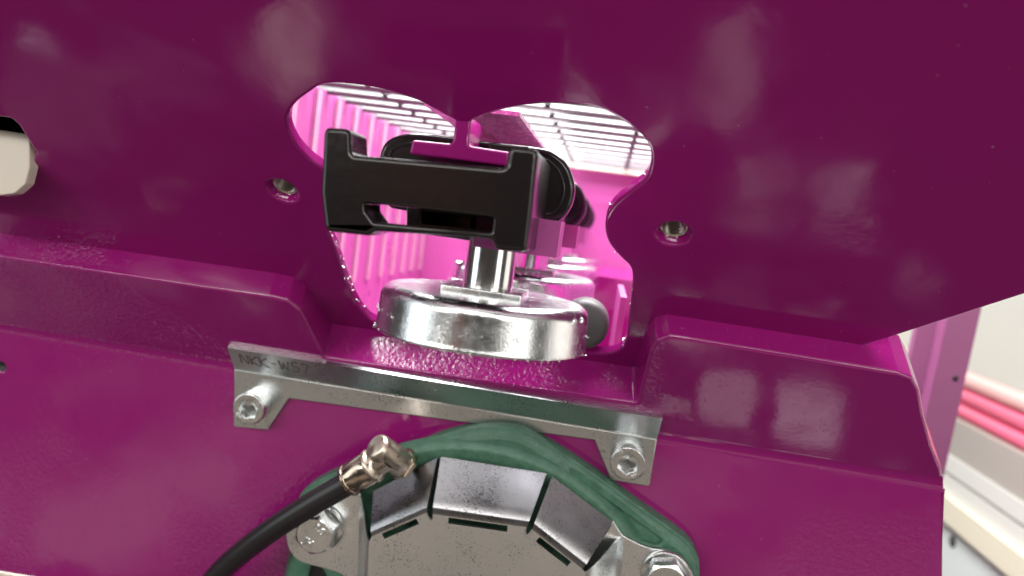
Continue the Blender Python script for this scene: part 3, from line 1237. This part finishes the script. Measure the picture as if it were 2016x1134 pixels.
# ------------------------------------------------------------------ background to the right
b = MB()
b.box((900, -100, -900), (910, 3200, 1500))
b.build('side_hall_wall', M_WALL, None, None, 'structure')
b = MB()
b.box((-2500, 3000, -900), (900, 3010, 1800))
b.build('far_hall_wall', M_HALL, None, None, 'structure')
b = MB()
b.box((-2500, -3000, -LIFT * 1000 - 10), (2500, 3200, -LIFT * 1000))
b.build('floor', M_FLOOR, None, None, 'structure')


def along(px, py, X):
    d = ray(px, py)
    return d.z / d.x * X, d.y / d.x * X - 243 * 0


XP = 600.0
for (py, r, m_, lb) in ((771, 13, M_PINKPALE, 'pale pink pipe, topmost of the pipes behind the purple post'),
                        (806, 12, M_PINK, 'middle pink pipe of the stack behind the purple post'),
                        (842, 13, M_PINK, 'lowest pink pipe, next above the taupe panel')):
    z = along(1960, py, XP)[0]
    b = MB()
    b.tube([(XP, 100, z), (XP, 2600, z)], r, 20)
    tag(b.build('wall_pipe', m_), lb, 'pipe', 'pink pipes along the wall')

cf = thing('long_conveyor', 'pale grey and cream long conveyor side in the blurred lower right', 'conveyor', (560, 900, -420))
XC = 560.0


def zat(py):
    return along(1960, py, XC)[0]


def band(name, y0, y1, m_, dx=0.0, th=12):
    b = MB()
    b.box((XC - dx, 60, zat(y1)), (XC - dx + th + dx, 2600, zat(y0)))
    return b.build(name, m_, cf)


band('shelf_edge', 868, 952, M_TAUPE, 0)
band('side_panel', 953, 992, M_PALE, 4)
band('panel_joint', 993, 999, M_TAUPE, 0)
band('side_panel', 1000, 1040, M_PALE, 4)
band('frame_beam', 1041, 1098, M_BEAM, 14)
sk = band('skirt_panel', 1099, 1420, M_MINT, 0)
q = PX(1876, 1066, XC)
b = MB()
b.lathe(q, (-1, 0, 0), [(9, -1), (9, 1), (7, 2), (0, 2)], 20)
b.build('bolt_hole_disc', M_RUBBER, sk)  # dark disc standing in for a bolt hole

# leaning purple angle post
YP = 420.0
a0, a1 = P(1866, 900, YP), P(1931, 612, YP)
dirp = (a1 - a0).normalized()
b = MB()
lo0, hi0 = -240, 260
pf = [a0, a0 + Vector((-13, 0, 0)) * 1, a0 + Vector((-24, -3, 0)), a0 + Vector((-28, 12, 0)), a0 + Vector((-44, 14, 0)), a0 + Vector((-46, 18, 0)), a0 + Vector((-2, 18, 0))]
pf = [a0, a0 + Vector((0, 16, 0)), a0 + Vector((-42, 20, 0)), a0 + Vector((-42, 12, 0)), a0 + Vector((-27, 10, 0)), a0 + Vector((-25, 0, 0))]
b.loft([[p + dirp * lo0 for p in pf], [p + dirp * hi0 for p in pf]], True, False, True, True)
po = b.build('steel_post', M_POSTPAINT)
tag(po, 'leaning purple steel post with one hole, in front of the pink pipes', 'post')
q = P(1881, 745, YP)
b = MB()
b.lathe(q, (0, -1, 0), [(2.6, -.2), (2.6, .15), (0, .15)], 20)
h_ = b.build('bolt_hole', M_DARK, None)
h_.parent = po
h_.location = (0, 0, 0)

# ------------------------------------------------------------------ metal shavings clinging to edges
b = MB()


def curl(p, sc):
    d = Vector((random.uniform(-1, 1), random.uniform(-1, .3), random.uniform(-1, 1))).normalized()
    e = d.orthogonal().normalized()
    g = d.cross(e)
    R = random.uniform(.3, .8) * sc
    turns = random.uniform(.4, 1.3)
    pts = []
    for k in range(9):
        t = k / 8
        a = t * turns * 2 * math.pi
        pts.append(Vector(p) + d * t * sc * .8 + (e * (math.cos(a) - 1) + g * math.sin(a)) * R)
    b.tube(pts, .15, 5, False)


for k in range(40):
    a = random.uniform(-math.pi * .98, -.02)
    hh = random.choice([-15, -15, -14.5, -3, -9])
    curl((dc.x + 35.2 * math.cos(a), 35.2 * math.sin(a), zt + hh), random.uniform(.4, 1.1))
idx = [i for i, p in enumerate(cut)]
n5 = 5
for lo_i, hi_i, cnt in ((13, 24, 20), (29, 34, 22), (9, 13, 5)):
    for k in range(cnt):
        u, v = cut[random.randrange(lo_i * n5, hi_i * n5)]
        curl(PLATE.at(u, v, random.uniform(-3, 0)), random.uniform(.4, 1.2))
o = b.build('metal_shavings', M_POST, None, None, 'stuff')
tag(o, 'tiny curled metal shavings stuck to the cup and cutout edges', 'shavings')

for o in S.objects:
    if '_o' in o:
        del o['_o']
